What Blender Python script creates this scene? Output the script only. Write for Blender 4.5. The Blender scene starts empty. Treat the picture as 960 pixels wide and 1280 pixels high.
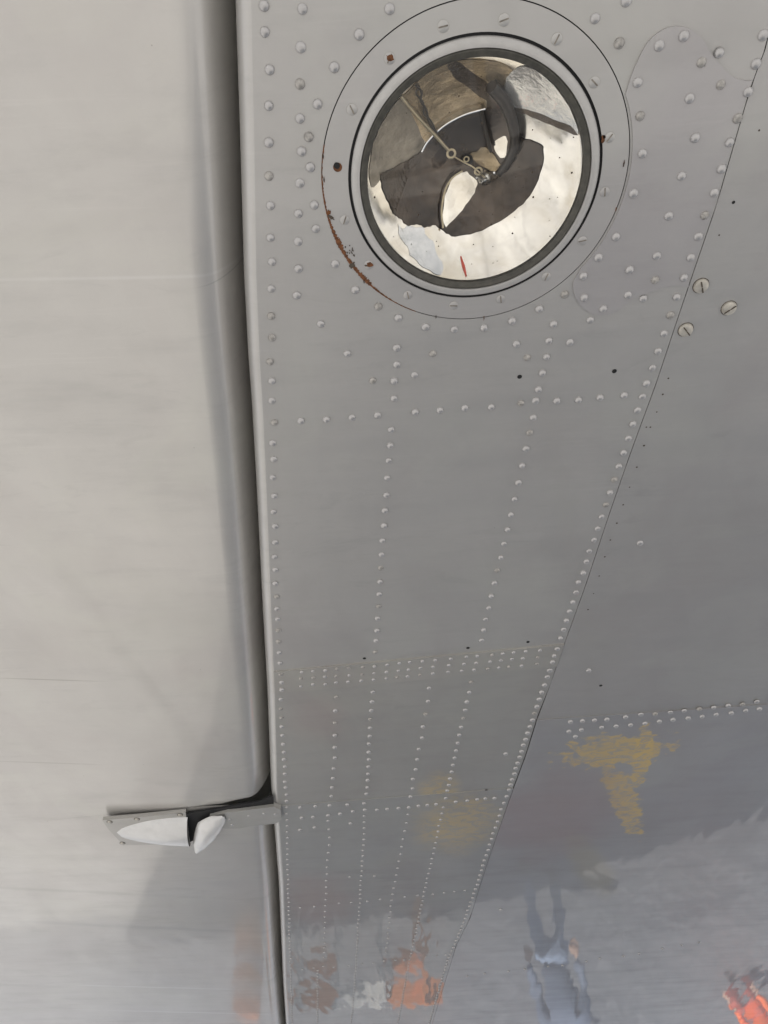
import bpy, bmesh, math, random
from mathutils import Vector, Matrix
from mathutils.geometry import tessellate_polygon
random.seed(4)
C = bpy.context.scene.collection
S = bpy.context.scene

# ---------------------------------------------------------------- camera
F = 930.0                                   # focal length in pixels of the 960 px wide photograph
N = Vector((-0.03401405, -0.67816818, 0.73411917)).normalized()   # up, in camera axes (x right, y down, z ahead)
AY = (Vector((0, 0, 1)) - N.z * N).normalized()
AX = AY.cross(N)
R = Matrix((AX, AY, N))
CAMZ = 1.45
H = 0.90
ZW = CAMZ + H                               # height of the wing's underside
cam_d = bpy.data.cameras.new('camera')
cam_d.sensor_fit = 'HORIZONTAL'; cam_d.sensor_width = 36; cam_d.lens = F / 960 * 36
cam_d.clip_start = 0.02; cam_d.clip_end = 2000
cam = bpy.data.objects.new('camera', cam_d); C.objects.link(cam)
c0, c1, c2 = R @ Vector((1, 0, 0)), R @ Vector((0, -1, 0)), R @ Vector((0, 0, -1))
cam.matrix_world = Matrix(((c0.x, c1.x, c2.x, 0), (c0.y, c1.y, c2.y, 0), (c0.z, c1.z, c2.z, CAMZ), (0, 0, 0, 1)))
S.camera = cam
S.render.resolution_x = 768; S.render.resolution_y = 1024

# ---------------------------------------------------------------- sky, sun, exposure
SUN_EL, SUN_AZ = math.radians(56), math.radians(-128)    # azimuth clockwise from +Y: sun behind and to the left
w = bpy.data.worlds.new('World'); S.world = w; w.use_nodes = True
nt = w.node_tree; bg = nt.nodes['Background']
sky = nt.nodes.new('ShaderNodeTexSky'); sky.sky_type = 'NISHITA'; sky.sun_disc = False
sky.sun_elevation = SUN_EL; sky.sun_rotation = SUN_AZ
nt.links.new(sky.outputs[0], bg.inputs[0]); bg.inputs[1].default_value = 0.11
sd = bpy.data.lights.new('sun', 'SUN'); sd.energy = 4.6; sd.angle = math.radians(0.6); sd.color = (1, .955, .895)
sun = bpy.data.objects.new('sun', sd); C.objects.link(sun)
sdir = Vector((math.sin(SUN_AZ) * math.cos(SUN_EL), math.cos(SUN_AZ) * math.cos(SUN_EL), math.sin(SUN_EL)))
sun.rotation_euler = sdir.to_track_quat('Z', 'Y').to_euler()
S.view_settings.view_transform = 'Standard'; S.view_settings.look = 'None'
S.view_settings.exposure = 1.30; S.view_settings.gamma = 1

# ---------------------------------------------------------------- helpers
def W(x, y, proud=0.0):
    """point on the wing's underside plane that the photograph shows at pixel x, y"""
    r = R @ Vector(((x - 480) / F, (y - 640) / F, 1))
    t = (H - proud) / r.z
    return Vector((r.x * t, r.y * t, ZW - proud))

def smooth_line(pts, n=8):
    """Catmull-Rom through pixel points"""
    out = []
    p = [Vector((a, b)) for a, b in pts]
    p = [p[0] * 2 - p[1]] + p + [p[-1] * 2 - p[-2]]
    for i in range(1, len(p) - 2):
        for k in range(n):
            t = k / n
            q = 0.5 * ((2 * p[i]) + (p[i + 1] - p[i - 1]) * t + (2 * p[i - 1] - 5 * p[i] + 4 * p[i + 1] - p[i + 2]) * t * t
                       + (3 * p[i] - p[i - 1] - 3 * p[i + 1] + p[i + 2]) * t ** 3)
            out.append((q.x, q.y))
    out.append(tuple(p[-2]))
    return out

def lerp_line(pts, y):
    """x on a polyline given as (x, y) with rising y"""
    if y <= pts[0][1]: a, b = pts[0], pts[1]
    elif y >= pts[-1][1]: a, b = pts[-2], pts[-1]
    else:
        for a, b in zip(pts, pts[1:]):
            if a[1] <= y <= b[1]: break
    return a[0] + (b[0] - a[0]) * (y - a[1]) / (b[1] - a[1])

def link(name, me, m=None, parent=None):
    o = bpy.data.objects.new(name, me); C.objects.link(o)
    if m is not None: me.materials.append(m)
    if parent is not None:
        o.parent = parent
        o.matrix_parent_inverse = parent.matrix_basis.inverted()
    return o

def from_bm(name, bm, m, parent=None, smooth=False, angle=None):
    me = bpy.data.meshes.new(name); bmesh.ops.recalc_face_normals(bm, faces=bm.faces)
    bm.to_mesh(me); bm.free()
    if smooth:
        for p in me.polygons: p.use_smooth = True
        if angle: me.set_sharp_from_angle(angle=math.radians(angle))
    return link(name, me, m, parent)

def empty(name, loc, parent=None):
    o = bpy.data.objects.new(name, None); C.objects.link(o); o.location = loc
    o.empty_display_size = .1
    if parent is not None:
        o.parent = parent; o.matrix_parent_inverse = parent.matrix_basis.inverted()
    return o

def tag(o, label=None, cat=None, group=None, kind=None):
    if label: o['label'] = label
    if cat: o['category'] = cat
    if group: o['group'] = group
    if kind: o['kind'] = kind
    return o

def sheet_bm(loops, thick, bevel=0.0):
    """flat plate: loops[0] outer, others holes (3-D points on one level); faces down, thickness upward"""
    bm = bmesh.new()
    edges = []
    for lp in loops:
        vs = [bm.verts.new(p) for p in lp]
        for i in range(len(vs)): edges.append(bm.edges.new((vs[i], vs[(i + 1) % len(vs)])))
    res = bmesh.ops.triangle_fill(bm, use_beauty=True, use_dissolve=False, edges=edges, normal=(0, 0, -1))
    faces = [f for f in bm.faces]
    ex = bmesh.ops.extrude_face_region(bm, geom=faces)
    for v in [g for g in ex['geom'] if isinstance(g, bmesh.types.BMVert)]: v.co.z += thick
    return bm

def ring_pts(cx, cy, r, z, n=96):
    return [Vector((cx + r * math.cos(2 * math.pi * i / n), cy + r * math.sin(2 * math.pi * i / n), z)) for i in range(n)]

def lathe_bm(cx, cy, prof, n=96, close=False):
    """profile of (r, z) turned about a vertical axis"""
    bm = bmesh.new(); rows = []
    for r, z in prof:
        if r < 1e-6: rows.append([bm.verts.new((cx, cy, z))])
        else: rows.append([bm.verts.new(p) for p in ring_pts(cx, cy, r, z, n)])
    prs = list(zip(rows, rows[1:]))
    if close: prs.append((rows[-1], rows[0]))
    for a, b in prs:
        for i in range(n):
            j = (i + 1) % n
            if len(a) == 1: bm.faces.new((a[0], b[i], b[j]))
            elif len(b) == 1: bm.faces.new((a[i], b[0], a[j]))
            else: bm.faces.new((a[i], b[i], b[j], a[j]))
    return bm

def tube_bm(pts, rad, n=8, bm=None):
    bm = bm or bmesh.new(); rows = []
    rads = rad if isinstance(rad, (list, tuple)) else [rad] * len(pts)
    for i, p in enumerate(pts):
        a = pts[max(i - 1, 0)]; b = pts[min(i + 1, len(pts) - 1)]
        d = (b - a).normalized()
        u = d.cross(Vector((0, 0, 1)) if abs(d.z) < .9 else Vector((1, 0, 0))).normalized(); v = d.cross(u)
        rows.append([bm.verts.new(p + rads[i] * (math.cos(2 * math.pi * k / n) * u + math.sin(2 * math.pi * k / n) * v)) for k in range(n)])
    for a, b in zip(rows, rows[1:]):
        for k in range(n): bm.faces.new((a[k], a[(k + 1) % n], b[(k + 1) % n], b[k]))
    bm.faces.new(rows[0]); bm.faces.new(rows[-1])
    return bm

def box_bm(lo, hi, bm=None):
    bm = bm or bmesh.new()
    g = bmesh.ops.create_cube(bm, size=1)
    for v in g['verts']:
        v.co = Vector([(lo[i] + hi[i]) / 2 + v.co[i] * (hi[i] - lo[i]) for i in range(3)])
    return bm

# ---------------------------------------------------------------- materials
class NT:
    def __init__(s, name):
        s.m = bpy.data.materials.new(name); s.m.use_nodes = True; s.t = s.m.node_tree
        s.b = s.t.nodes['Principled BSDF']; s.out = s.t.nodes['Material Output']
        g = s.new('ShaderNodeNewGeometry'); s.pos = g.outputs['Position']
    def new(s, k, **kw):
        n = s.t.nodes.new(k)
        for a, b in kw.items(): setattr(n, a, b)
        return n
    def set(s, sock, v):
        if hasattr(v, 'is_linked') or isinstance(v, bpy.types.NodeSocket): s.t.links.new(v, sock)
        else: sock.default_value = v
    def scale(s, vec, sc, off=(0, 0, 0), rot=0.0):
        n = s.new('ShaderNodeMapping'); s.set(n.inputs[0], vec)
        n.inputs['Location'].default_value = off; n.inputs['Scale'].default_value = sc
        n.inputs['Rotation'].default_value = (0, 0, rot); return n.outputs[0]
    def noise(s, sc, vec=None, detail=4, rough=.55, dist=0.0):
        n = s.new('ShaderNodeTexNoise'); s.set(n.inputs['Vector'], vec or s.pos)
        n.inputs['Scale'].default_value = sc; n.inputs['Detail'].default_value = detail
        n.inputs['Roughness'].default_value = rough; n.inputs['Distortion'].default_value = dist
        return n.outputs['Fac']
    def ramp(s, fac, stops):
        n = s.new('ShaderNodeValToRGB'); s.set(n.inputs[0], fac); e = n.color_ramp.elements
        while len(e) < len(stops): e.new(.5)
        for q, (p, c) in zip(e, stops):
            q.position = p; q.color = (c, c, c, 1) if isinstance(c, (int, float)) else (*c, 1)
        return n.outputs[0]
    def mix(s, fac, a, b, mode='MIX'):
        n = s.new('ShaderNodeMix', data_type='RGBA', blend_type=mode)
        s.set(n.inputs[0], fac)
        s.set(n.inputs[6], (*a, 1) if isinstance(a, tuple) else a); s.set(n.inputs[7], (*b, 1) if isinstance(b, tuple) else b)
        return n.outputs[2]
    def math(s, op, a, b=0.0, clamp=False):
        n = s.new('ShaderNodeMath', operation=op, use_clamp=clamp); s.set(n.inputs[0], a); s.set(n.inputs[1], b); return n.outputs[0]
    def spot(s, centre, rx, ry, rot=0.0, warp=.3, wsc=14.0, soft=.35):
        """1 inside an uneven blot on the wing's plane"""
        nz = s.new('ShaderNodeTexNoise'); s.set(nz.inputs['Vector'], s.pos); nz.inputs['Scale'].default_value = wsc; nz.inputs['Detail'].default_value = 5
        v = s.new('ShaderNodeVectorMath', operation='SUBTRACT'); s.set(v.inputs[0], s.pos); v.inputs[1].default_value = tuple(centre)
        mp = s.new('ShaderNodeMapping', vector_type='TEXTURE'); s.set(mp.inputs[0], v.outputs[0])
        mp.inputs['Rotation'].default_value = (0, 0, rot); mp.inputs['Scale'].default_value = (rx, ry, 1000)
        ln = s.new('ShaderNodeVectorMath', operation='LENGTH'); s.set(ln.inputs[0], mp.outputs[0])
        d = s.math('ADD', ln.outputs['Value'], s.math('MULTIPLY', s.math('SUBTRACT', nz.outputs['Fac'], .5), warp * 4))
        n = s.new('ShaderNodeMapRange', interpolation_type='SMOOTHSTEP'); s.set(n.inputs[0], d)
        n.inputs[1].default_value = 1.0 + soft; n.inputs[2].default_value = 1.0 - soft; n.inputs[3].default_value = 0; n.inputs[4].default_value = 1
        return n.outputs[0]
    def bump(s, h, strength=.3, dist=.001, normal=None):
        n = s.new('ShaderNodeBump'); n.inputs['Strength'].default_value = strength; n.inputs['Distance'].default_value = dist
        s.set(n.inputs['Height'], h)
        if normal is not None: s.set(n.inputs['Normal'], normal)
        return n.outputs[0]

def paint(name, base, rough=.42, coat=.6, coat_rough=.06, wave=.16, stains_reflections=(), flake=.0, metallic=.45, streak=.05, wmap=(1, 1, 1)):
    """weathered silver-grey dope on sheet metal"""
    n = NT(name)
    big = n.noise(2.3, n.scale(n.pos, (1, .55, 1)), 5, .6, .6)
    mid = n.noise(9, n.scale(n.pos, (.5, 2.2, 1)), 6, .65)
    fine = n.noise(170, n.pos, 3, .6)
    k = lambda q: tuple(b * q for b in base)
    col = n.mix(n.ramp(big, [(.34, 0), (.66, 1)]), k(1 - streak * 1.6), (base[0] * (1 + streak), base[1] * (1 + streak * .93), base[2] * (1 + streak * .8)))
    col = n.mix(n.math('MULTIPLY', n.ramp(mid, [(.52, 0), (.72, 1)]), .5), col, k(.82))
    col = n.mix(n.math('MULTIPLY', fine, .10), col, k(.6))
    scr = n.noise(7, n.scale(n.pos, (.55, 13, 1), (0, 0, 0), .12), 6, .7, .4)
    col = n.mix(n.math('MULTIPLY', n.ramp(scr, [(.58, 0), (.66, 1)]), .12), col, k(1.22))
    scr2 = n.noise(5, n.scale(n.pos, (1.1, 4, 1), (4, 2, 0), -.2), 7, .72, 1.0)
    col = n.mix(n.math('MULTIPLY', n.ramp(scr2, [(.57, 0), (.70, 1)]), .40), col, k(.78))
    tint = n.noise(1.7, n.scale(n.pos, (1.3, .7, 1), (3.1, 1.7, 0)), 5, .65, 1.2)
    col = n.mix(n.math('MULTIPLY', n.ramp(tint, [(.45, 0), (.62, 1)]), .55), col, (base[0] * .88, base[1] * .855, base[2] * .86))
    tint2 = n.noise(2.9, n.scale(n.pos, (1, 1.2, 1), (9, 4, 0)), 5, .65, .8)
    col = n.mix(n.math('MULTIPLY', n.ramp(tint2, [(.5, 0), (.66, 1)]), .45), col, (base[0] * 1.04, base[1] * 1.06, base[2] * 1.02))
    spk = n.new('ShaderNodeTexVoronoi'); spk.inputs['Scale'].default_value = 26; n.set(spk.inputs['Vector'], n.pos)
    sp2 = n.ramp(spk.outputs['Distance'], [(.0, 1), (.018, 1), (.032, 0)])
    sel = n.ramp(n.noise(3.1, n.pos, 2), [(.52, 0), (.6, 1)])
    col = n.mix(n.math('MULTIPLY', sp2, n.math('MULTIPLY', sel, .7)), col, (.09, .06, .035))
    for (ctr, rx, ry, rot, warp, wsc, soft, c, amt) in stains_reflections:
        f = n.math('MULTIPLY', n.spot(ctr, rx, ry, rot, warp, wsc, soft), amt)
        if c[0] > c[2] * 1.8: f = n.math('MULTIPLY', f, n.ramp(n.noise(30, n.scale(n.pos, (.8, 1.3, 1), (0, 0, 0), .5), 6, .72, 1.2), [(.42, .25), (.54, 1)]))
        col = n.mix(f, col, c)
    n.set(n.b.inputs['Base Color'], col)
    n.b.inputs['Metallic'].default_value = metallic
    n.set(n.b.inputs['Roughness'], n.ramp(mid, [(.3, rough - .05), (.75, rough + .10)]))
    n.b.inputs['Coat Weight'].default_value = coat
    n.set(n.b.inputs['Coat Roughness'], n.ramp(big, [(.3, coat_rough * .6), (.7, coat_rough * 1.5)]))
    b1 = n.bump(n.noise(5.5, n.scale(n.pos, wmap), 2, .5), wave, .0035)
    br = n.noise(60, n.scale(n.pos, (.25, 6, 1)), 3, .6)
    b2 = n.bump(n.math('ADD', n.noise(420, n.pos, 2, .5), n.math('MULTIPLY', br, .6)), .14, .0004, b1)
    n.set(n.b.inputs['Normal'], b2); n.set(n.b.inputs['Coat Normal'], b1)
    return n.m

def plain(name, col, rough=.5, metallic=0.0, var=.15, sc=60, bump=.15, coat=0.0, bd=.001):
    n = NT(name); z = n.noise(sc, n.pos, 5, .6)
    n.set(n.b.inputs['Base Color'], n.mix(n.ramp(z, [(.3, 0), (.7, 1)]), tuple(c * (1 - var) for c in col), tuple(min(1, c * (1 + var)) for c in col)))
    n.b.inputs['Roughness'].default_value = rough; n.b.inputs['Metallic'].default_value = metallic
    n.b.inputs['Coat Weight'].default_value = coat
    n.set(n.b.inputs['Normal'], n.bump(z, bump, bd)); return n.m

BASE = (.44, .43, .412)
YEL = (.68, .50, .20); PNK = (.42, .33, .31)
def st(x, y, rx, ry, rot, warp, wsc, soft, c, amt): return (W(x, y), rx, ry, rot, warp, wsc, soft, c, amt)
M = {}
M['main'] = paint('main_skin_paint', BASE)
M['lip'] = paint('lip_lit_paint', (.48, .47, .45))  # lighter tone stands in for light caught by the curved lip
M['patch'] = paint('patch_paint', (.42, .405, .40))
M['strap'] = paint('strap_paint', (.42, .405, .375))
M['mid'] = paint('lower_skin_paint', (.405, .395, .37), stains_reflections=[
    st(548, 985, .045, .07, 0, .25, 16, .5, YEL, .45), st(395, 900, .06, .09, 0, .3, 9, .6, PNK, .25)])  # soft yellow and pink blots mixed into the skin colour
M['low'] = paint('far_skin_paint', (.385, .38, .365), coat_rough=.035, wave=1.0, wmap=(2.0, .45, 1), stains_reflections=[
    st(572, 1030, .10, .14, 0, .28, 10, .6, YEL, .50), st(400, 1130, .10, .2, 0, .3, 8, .6, PNK, .45)])  # wider yellow and pink blots of the far panel
M['right'] = paint('right_skin_paint', (.42, .41, .395), coat_rough=.05)
M['right_low'] = paint('right_lower_paint', (.40, .393, .39), coat_rough=.03, wave=.62, wmap=(1.5, .22, 1), stains_reflections=[
    st(740, 1085, .05, .22, -.35, .3, 12, .5, (.42, .38, .28), .5), st(768, 938, .12, .070, 0, .62, 34, .14, YEL, .75), st(803, 945, .022, .15, -.12, .40, 34, .14, YEL, .85),
    st(780, 1000, .035, .20, -.35, .45, 34, .16, YEL, .8), st(690, 1020, .16, .22, 0, .3, 7, .6, (.36, .27, .26), .5)])  # yellow scrape, with a soft pink blot beside it
M['flap'] = paint('flap_paint', (.525, .508, .478), rough=.36, coat=.7, coat_rough=.07, wave=.3, wmap=(1.3, .6, 1), streak=.045, stains_reflections=[
    st(60, 857, .09, .0016, .09, .22, 40, .6, (.22, .20, .17), .5), st(45, 962, .13, .0022, .10, .3, 40, .6, (.30, .28, .25), .4),
    st(150, 349, .16, .0022, .02, .25, 30, .8, (.64, .63, .61), .35), st(280, 354, .03, .0010, -.15, .1, 30, .6, (.3, .29, .28), .5),
     
    st(230, 780, .09, .10, .15, .12, 5, .2, (.49, .475, .44), .4), st(210, 940, .07, .10, 0, .3, 9, .6, (.47, .45, .42), .5),
    st(80, 1123, .30, .010, .16, .6, 12, .9, (.38, .37, .34), .5), st(170, 1165, .35, .012, .16, .6, 12, .9, (.40, .39, .37), .5),  # darker bands of the reflected ground, painted in
    st(200, 1240, .30, .006, .12, .5, 12, .8, (.66, .66, .64), .5), st(230, 1270, .35, .007, .12, .5, 12, .8, (.66, .66, .64), .5)])  # painted pale lines of the pavement mirrored in the flap
M['ring'] = paint('ring_paint', (.44, .428, .415), wave=.1)
M['bezel'] = plain('bezel_paint', (.42, .41, .39), .42, .2, .06, 90, .05, .4)
M['rivet'] = plain('rivet_paint', (.42, .41, .40), .30, .45, .06, 300, .1, .5, .0003)
M['dark'] = plain('dark_cavity', (.012, .012, .013), .8)
M['gasket'] = plain('gasket_rubber', (.055, .052, .042), .45, 0, .35, 120, .3)
M['seal'] = plain('seam_dirt', (.05, .045, .04), .7, 0, .4, 200)
M['rust'] = plain('rust', (.13, .05, .018), .85, 0, .6, 180, .6)
M['hole'] = plain('hole_black', (.006, .006, .006), .7)
M['faint'] = plain('filled_slot', (.20, .18, .15), .7, 0, .5, 90)
M['screw'] = plain('screw_steel', (.50, .47, .41), .4, .45, .2, 120, .2)
M['slot'] = plain('slot_dirt', (.07, .055, .04), .8)

# ---------------------------------------------------------------- ground
def ground_mat():
    n = NT('apron_concrete')
    big = n.noise(.30, n.pos, 6, .65); mid = n.noise(1.6, n.scale(n.pos, (1, .8, 1), (2, 5, 0)), 6, .65); fn = n.noise(45, n.pos, 4, .7)
    col = n.mix(n.ramp(big, [(.35, 0), (.65, 1)]), (.27, .262, .25), (.39, .378, .355))
    col = n.mix(n.math('MULTIPLY', n.ramp(mid, [(.53, 0), (.57, 1)]), .55), col, (.13, .12, .11))
    col = n.mix(n.math('MULTIPLY', fn, .35), col, (.20, .19, .17))
    # poured slabs with tarred joints
    v = n.scale(n.pos, (1, 1, 1), (1.3, .4, 0), .22); sx = n.new('ShaderNodeSeparateXYZ'); n.set(sx.inputs[0], v)
    wob = n.math('MULTIPLY', n.math('SUBTRACT', n.noise(1.2, n.pos, 3), .5), .25)
    for out, size in ((sx.outputs[0], 3.4), (sx.outputs[1], 2.6)):
        f = n.math('ABSOLUTE', n.math('SUBTRACT', n.math('FRACT', n.math('DIVIDE', n.math('ADD', out, wob), size)), .5))
        j = n.ramp(f, [(.0, 1), (.013, 1), (.02, 0)])
        col = n.mix(n.math('MULTIPLY', j, .8), col, (.045, .042, .04))
    n.set(n.b.inputs['Base Color'], col); n.b.inputs['Roughness'].default_value = .85
    n.set(n.b.inputs['Normal'], n.bump(fn, .5, .01)); return n.m
bm = bmesh.new()
GS = 900
vs = [bm.verts.new(p) for p in ((-GS, -GS, 0), (GS, -GS, 0), (GS, GS, 0), (-GS, GS, 0))]; bm.faces.new(vs)
g = from_bm('ground', bm, ground_mat()); tag(g, 'pale concrete apron under the wing', kind='structure')

def dimming_asphalt_mat():
    n = NT('dimming_asphalt'); a = n.noise(.5, n.pos, 6, .65); b = n.noise(3, n.scale(n.pos, (1, 3, 1)), 5, .6); f = n.noise(50, n.pos, 4, .7)
    col = n.mix(n.ramp(a, [(.38, 0), (.62, 1)]), (.105, .108, .112), (.16, .162, .165))
    col = n.mix(n.math('MULTIPLY', n.ramp(b, [(.52, 0), (.55, 1)]), .8), col, (.25, .25, .25)); col = n.mix(n.math('MULTIPLY', f, .3), col, (.07, .07, .07))
    n.set(n.b.inputs['Base Color'], col); n.b.inputs['Roughness'].default_value = .85; n.set(n.b.inputs['Normal'], n.bump(f, .5, .01)); return n.m
def apron_at(x, y):
    r = R @ Vector(((x - 480) / F, (y - 640) / F, 1)); t = (2 * ZW - CAMZ) / r.z
    return Vector((r.x * t, r.y * t, .004))
ta, tb = apron_at(500, 1075), apron_at(960, 975); dv = (tb - ta).normalized(); nv = Vector((-dv.y, dv.x, 0))
pts = []
for i in range(81):
    q = -60 + 120 * i / 80; pts.append(ta + dv * q + nv * (random.uniform(-.12, .12)))
bm = bmesh.new(); a_ = [bm.verts.new(p) for p in pts]; b_ = [bm.verts.new(p + nv * 300) for p in pts]
for i in range(80): bm.faces.new((a_[i], a_[i + 1], b_[i + 1], b_[i]))
tag(from_bm('added_asphalt', bm, dimming_asphalt_mat()), 'added unseen asphalt that dims the ground mirrored in the wing', kind='structure')  # asphalt added out of view to darken the wing's reflection of the ground

# ---------------------------------------------------------------- the wing
LC = Vector((0.12564235, 0.31048992)); LR = 0.17866438        # landing light: centre and radius of its door ring
wing = empty('aircraft_wing', (0, 0, ZW))
tag(wing, 'riveted silver grey underside of an old aircraft wing with round landing light', 'aircraft wing')

GAP = [(263, -420), (279, -160), (289, 0), (295, 160), (301, 350), (306.6, 450), (312, 520), (318, 620), (326, 770), (332, 870), (337, 990), (342, 1050), (347, 1110), (352.5, 1230), (356, 1280), (368, 1420), (372, 1480)]
SEAM = [(999, -140), (975, -20), (957, 60), (938, 110), (895, 258), (860, 360), (842.5, 412), (820, 480), (788.6, 565), (759, 650), (733, 729), (705, 806), (695, 835), (689.6, 852), (672.7, 894), (656.7, 945), (638, 995), (622, 1041), (608.5, 1080), (587.5, 1147), (570, 1182), (540, 1280), (500, 1420), (482, 1480)]
TH = .0014
def wx(line, y): return W(lerp_line(line, y), y)

def strip(name, m, y0f, y1f, proud, gap=.0005, holes=(), thick=TH, n=40):
    """panel between wing edge and diagonal seam; y0f, y1f are functions of x giving its ends"""
    left, right = [], []
    def edge(line, off, yf, y):
        p = wx(line, y); return Vector((p.x + off, p.y, ZW - proud))
    def solve(line, yf):
        y = yf(lerp_line(line, 600))
        for _ in range(12): y = yf(lerp_line(line, y))
        return y
    la, lb = solve(GAP, y0f), solve(GAP, y1f); ra, rb = solve(SEAM, y0f), solve(SEAM, y1f)
    for i in range(n + 1):
        t = i / n
        left.append(edge(GAP, .020, 0, la + (lb - la) * t)); right.append(edge(SEAM, -gap, 0, ra + (rb - ra) * t))
    for q in (left, right):
        q[0].y += gap * .6; q[-1].y -= gap * .6
    loop = left + right[::-1]
    return from_bm(name, sheet_bm([loop] + list(holes), thick), m, wing)

ln = lambda xa, ya, xb, yb: (lambda x: ya + (yb - ya) * (x - xa) / (xb - xa))
TOP = lambda x: -150.0
B1 = ln(345, 838, 700, 805); B2 = ln(350, 865, 697, 832); B3 = ln(358, 1006, 638, 985); END = lambda x: 1400.0
main = strip('skin_panel', M['main'], TOP, lambda x: B1(x) + 4, 0, holes=[ring_pts(LC.x, LC.y, LR + .0006, ZW, 128)])
strap = strip('strap_plate', M['strap'], B1, B2, .0028, gap=.0010, thick=.0027)
mid = strip('skin_panel', M['mid'], B2, lambda x: B3(x) + 3, .0002, gap=.0010)
low = strip('skin_panel', M['low'], lambda x: B3(x), END, .0016, thick=.0013)
main['label'] = 'near skin panel with the landing light'
low['label'] = 'far skin panel with faint reflections'

# right-hand panels beyond the diagonal seam
def right_panel(name, m, ya, yb, proud, tilt=0):
    lft = []
    for i in range(31):
        y = ya(lerp_line(SEAM, 500)) if False else None
    def solve(f):
        y = f(700)
        for _ in range(12): y = f(lerp_line(SEAM, y))
        return y
    a, b = solve(ya), solve(yb)
    for i in range(31):
        y = a + (b - a) * i / 30; p = wx(SEAM, y); lft.append(Vector((p.x + .0005, p.y, ZW - proud)))
    far = [W(1500, yb(1500), proud), W(1500, ya(1500), proud)]
    return from_bm(name, sheet_bm([lft + far], TH), m, wing)
BR = ln(703, 896, 960, 868)
BR2 = lambda x: BR(x) if x < 1000 else BR(1000) + (x - 1000) * -.04
rp = right_panel('skin_panel', M['right'], TOP, lambda x: BR2(x) + 4, 0)
rl = right_panel('skin_panel', M['right_low'], lambda x: BR2(x), lambda x: 1400 - (x - 482) * .2, .0018)

# dark backing above all joints, spar web in the gap, and the wing's upper skin
bk = sheet_bm([[W(lerp_line(GAP, -150) + 45, -150, 0) , W(1490, -150), W(1490, 1196), W(482, 1397), W(lerp_line(GAP, 1399) + 12, 1399)],
               ring_pts(LC.x, LC.y, LR * .80, ZW, 64)], .001)
for v in bk.verts: v.co.z += .0025
from_bm('backing_sheet', bk, M['dark'], wing)

# rolled trailing lip of the wing along the gap
def sweep(name, m, line, ya, yb, prof, n=90, smooth=True, rows_y=None):
    """profile of (offset in x, height above the underside) swept along a pixel line"""
    bm = bmesh.new(); rows = []
    for i in range(n + 1):
        y = ya + (yb - ya) * i / n; p = wx(line, y)
        rows.append([bm.verts.new((p.x + dx, p.y, ZW + dz)) for dx, dz in prof])
    for a, b in zip(rows, rows[1:]):
        for k in range(len(prof) - 1): bm.faces.new((a[k], a[k + 1], b[k + 1], b[k]))
    return from_bm(name, bm, m, wing, smooth)
lipR = .020
prof = [(.0205, 0.0)] + [(.020 - lipR * .93 * math.sin(a) , .026 * (1 - math.cos(a))) for a in [math.radians(q) for q in range(8, 91, 8)]] + [(.0010, .05), (.0010, .12)]
sweep('rolled_edge', M['lip'], GAP, -150, 1400, prof)
bmw = sheet_bm([[W(-900, -150, -.26), W(1490, -150, -.26), W(1490, 1196, -.26), W(482, 1397, -.26), W(-150, 1460, -.26)]], .004)
us = from_bm('upper_skin', bmw, M['main'], wing)

# ---------------------------------------------------------------- flap
flap = empty('flap', W(180, 500), wing)
FR, FH = .060, .066                       # nose: how far from the gap it starts to curve, how high it rises
YC = 998                                  # the near section ends here, at the hinge
def flap_section(ya, yb, corner_far, corner_near, name, m, dz0=0.0, n=120, slope=.035):
    pa, pb = W(lerp_line(GAP, ya), ya), W(lerp_line(GAP, yb), yb)
    bm = bmesh.new(); rows = []
    rc = .022
    for i in range(n + 1):
        t = i / n
        if corner_far: t = 1 - (1 - t) ** 2.2
        y = ya + (yb - ya) * t
        p = wx(GAP, y)
        inset = .0
        if corner_far:
            s = (pb - p).length
            if s < rc: inset = rc * 1.0 * (1 - math.sqrt(max(0, 1 - ((rc - s) / rc) ** 2)))
        row = []
        D = [0, .0012, .004, .008, .013, .019, .026, .034, .043, .053, .0605, .068, .08, .11, .2, .4, .7, 1.1, 1.7]
        for d in D:
            u = max(0, 1 - d / FR)
            z = FH * u ** 2.9
            z += .012 * inset / rc * (1 if d < FR else max(0, 1 - (d - FR) / .05))
            back = slope * max(0, d - .1)
            slant = .165 * d + (0 if corner_far else (.013 * max(0, 1 - d / .42) + .055 * max(0, 1 - d / .13)) * (1 - t) ** 8)
            row.append(bm.verts.new((p.x - .0035 - inset * max(0, 1 - d / .2) - d, p.y + (slant * 1.0), ZW + .002 + dz0 + z + back)))
        rows.append(row)
    for a, b in zip(rows, rows[1:]):
        for k in range(len(a) - 1): bm.faces.new((a[k], a[k + 1], b[k + 1], b[k]))
    up = [bm.verts.new((r[0].co.x + .001, r[0].co.y, ZW + .2)) for r in rows]
    for i in range(len(rows) - 1): bm.faces.new((rows[i][0], rows[i + 1][0], up[i + 1], up[i]))
    for r in (rows[0], rows[-1]):
        top = [bm.verts.new((v.co.x, v.co.y, v.co.z + (.004 if r is rows[0] else .05))) for v in r]
        for k in range(len(r) - 1): bm.faces.new((r[k], r[k + 1], top[k + 1], top[k]))
    return from_bm(name, bm, m, flap, True, 50)
fa = flap_section(-150, YC, True, False, 'flap_skin', M['flap']); fa['label'] = 'near flap skin with a rounded corner at the hinge'
fb = flap_section(YC, 1400, False, True, 'flap_skin', M['flap']); fb['label'] = 'far flap skin beyond the hinge'

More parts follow.
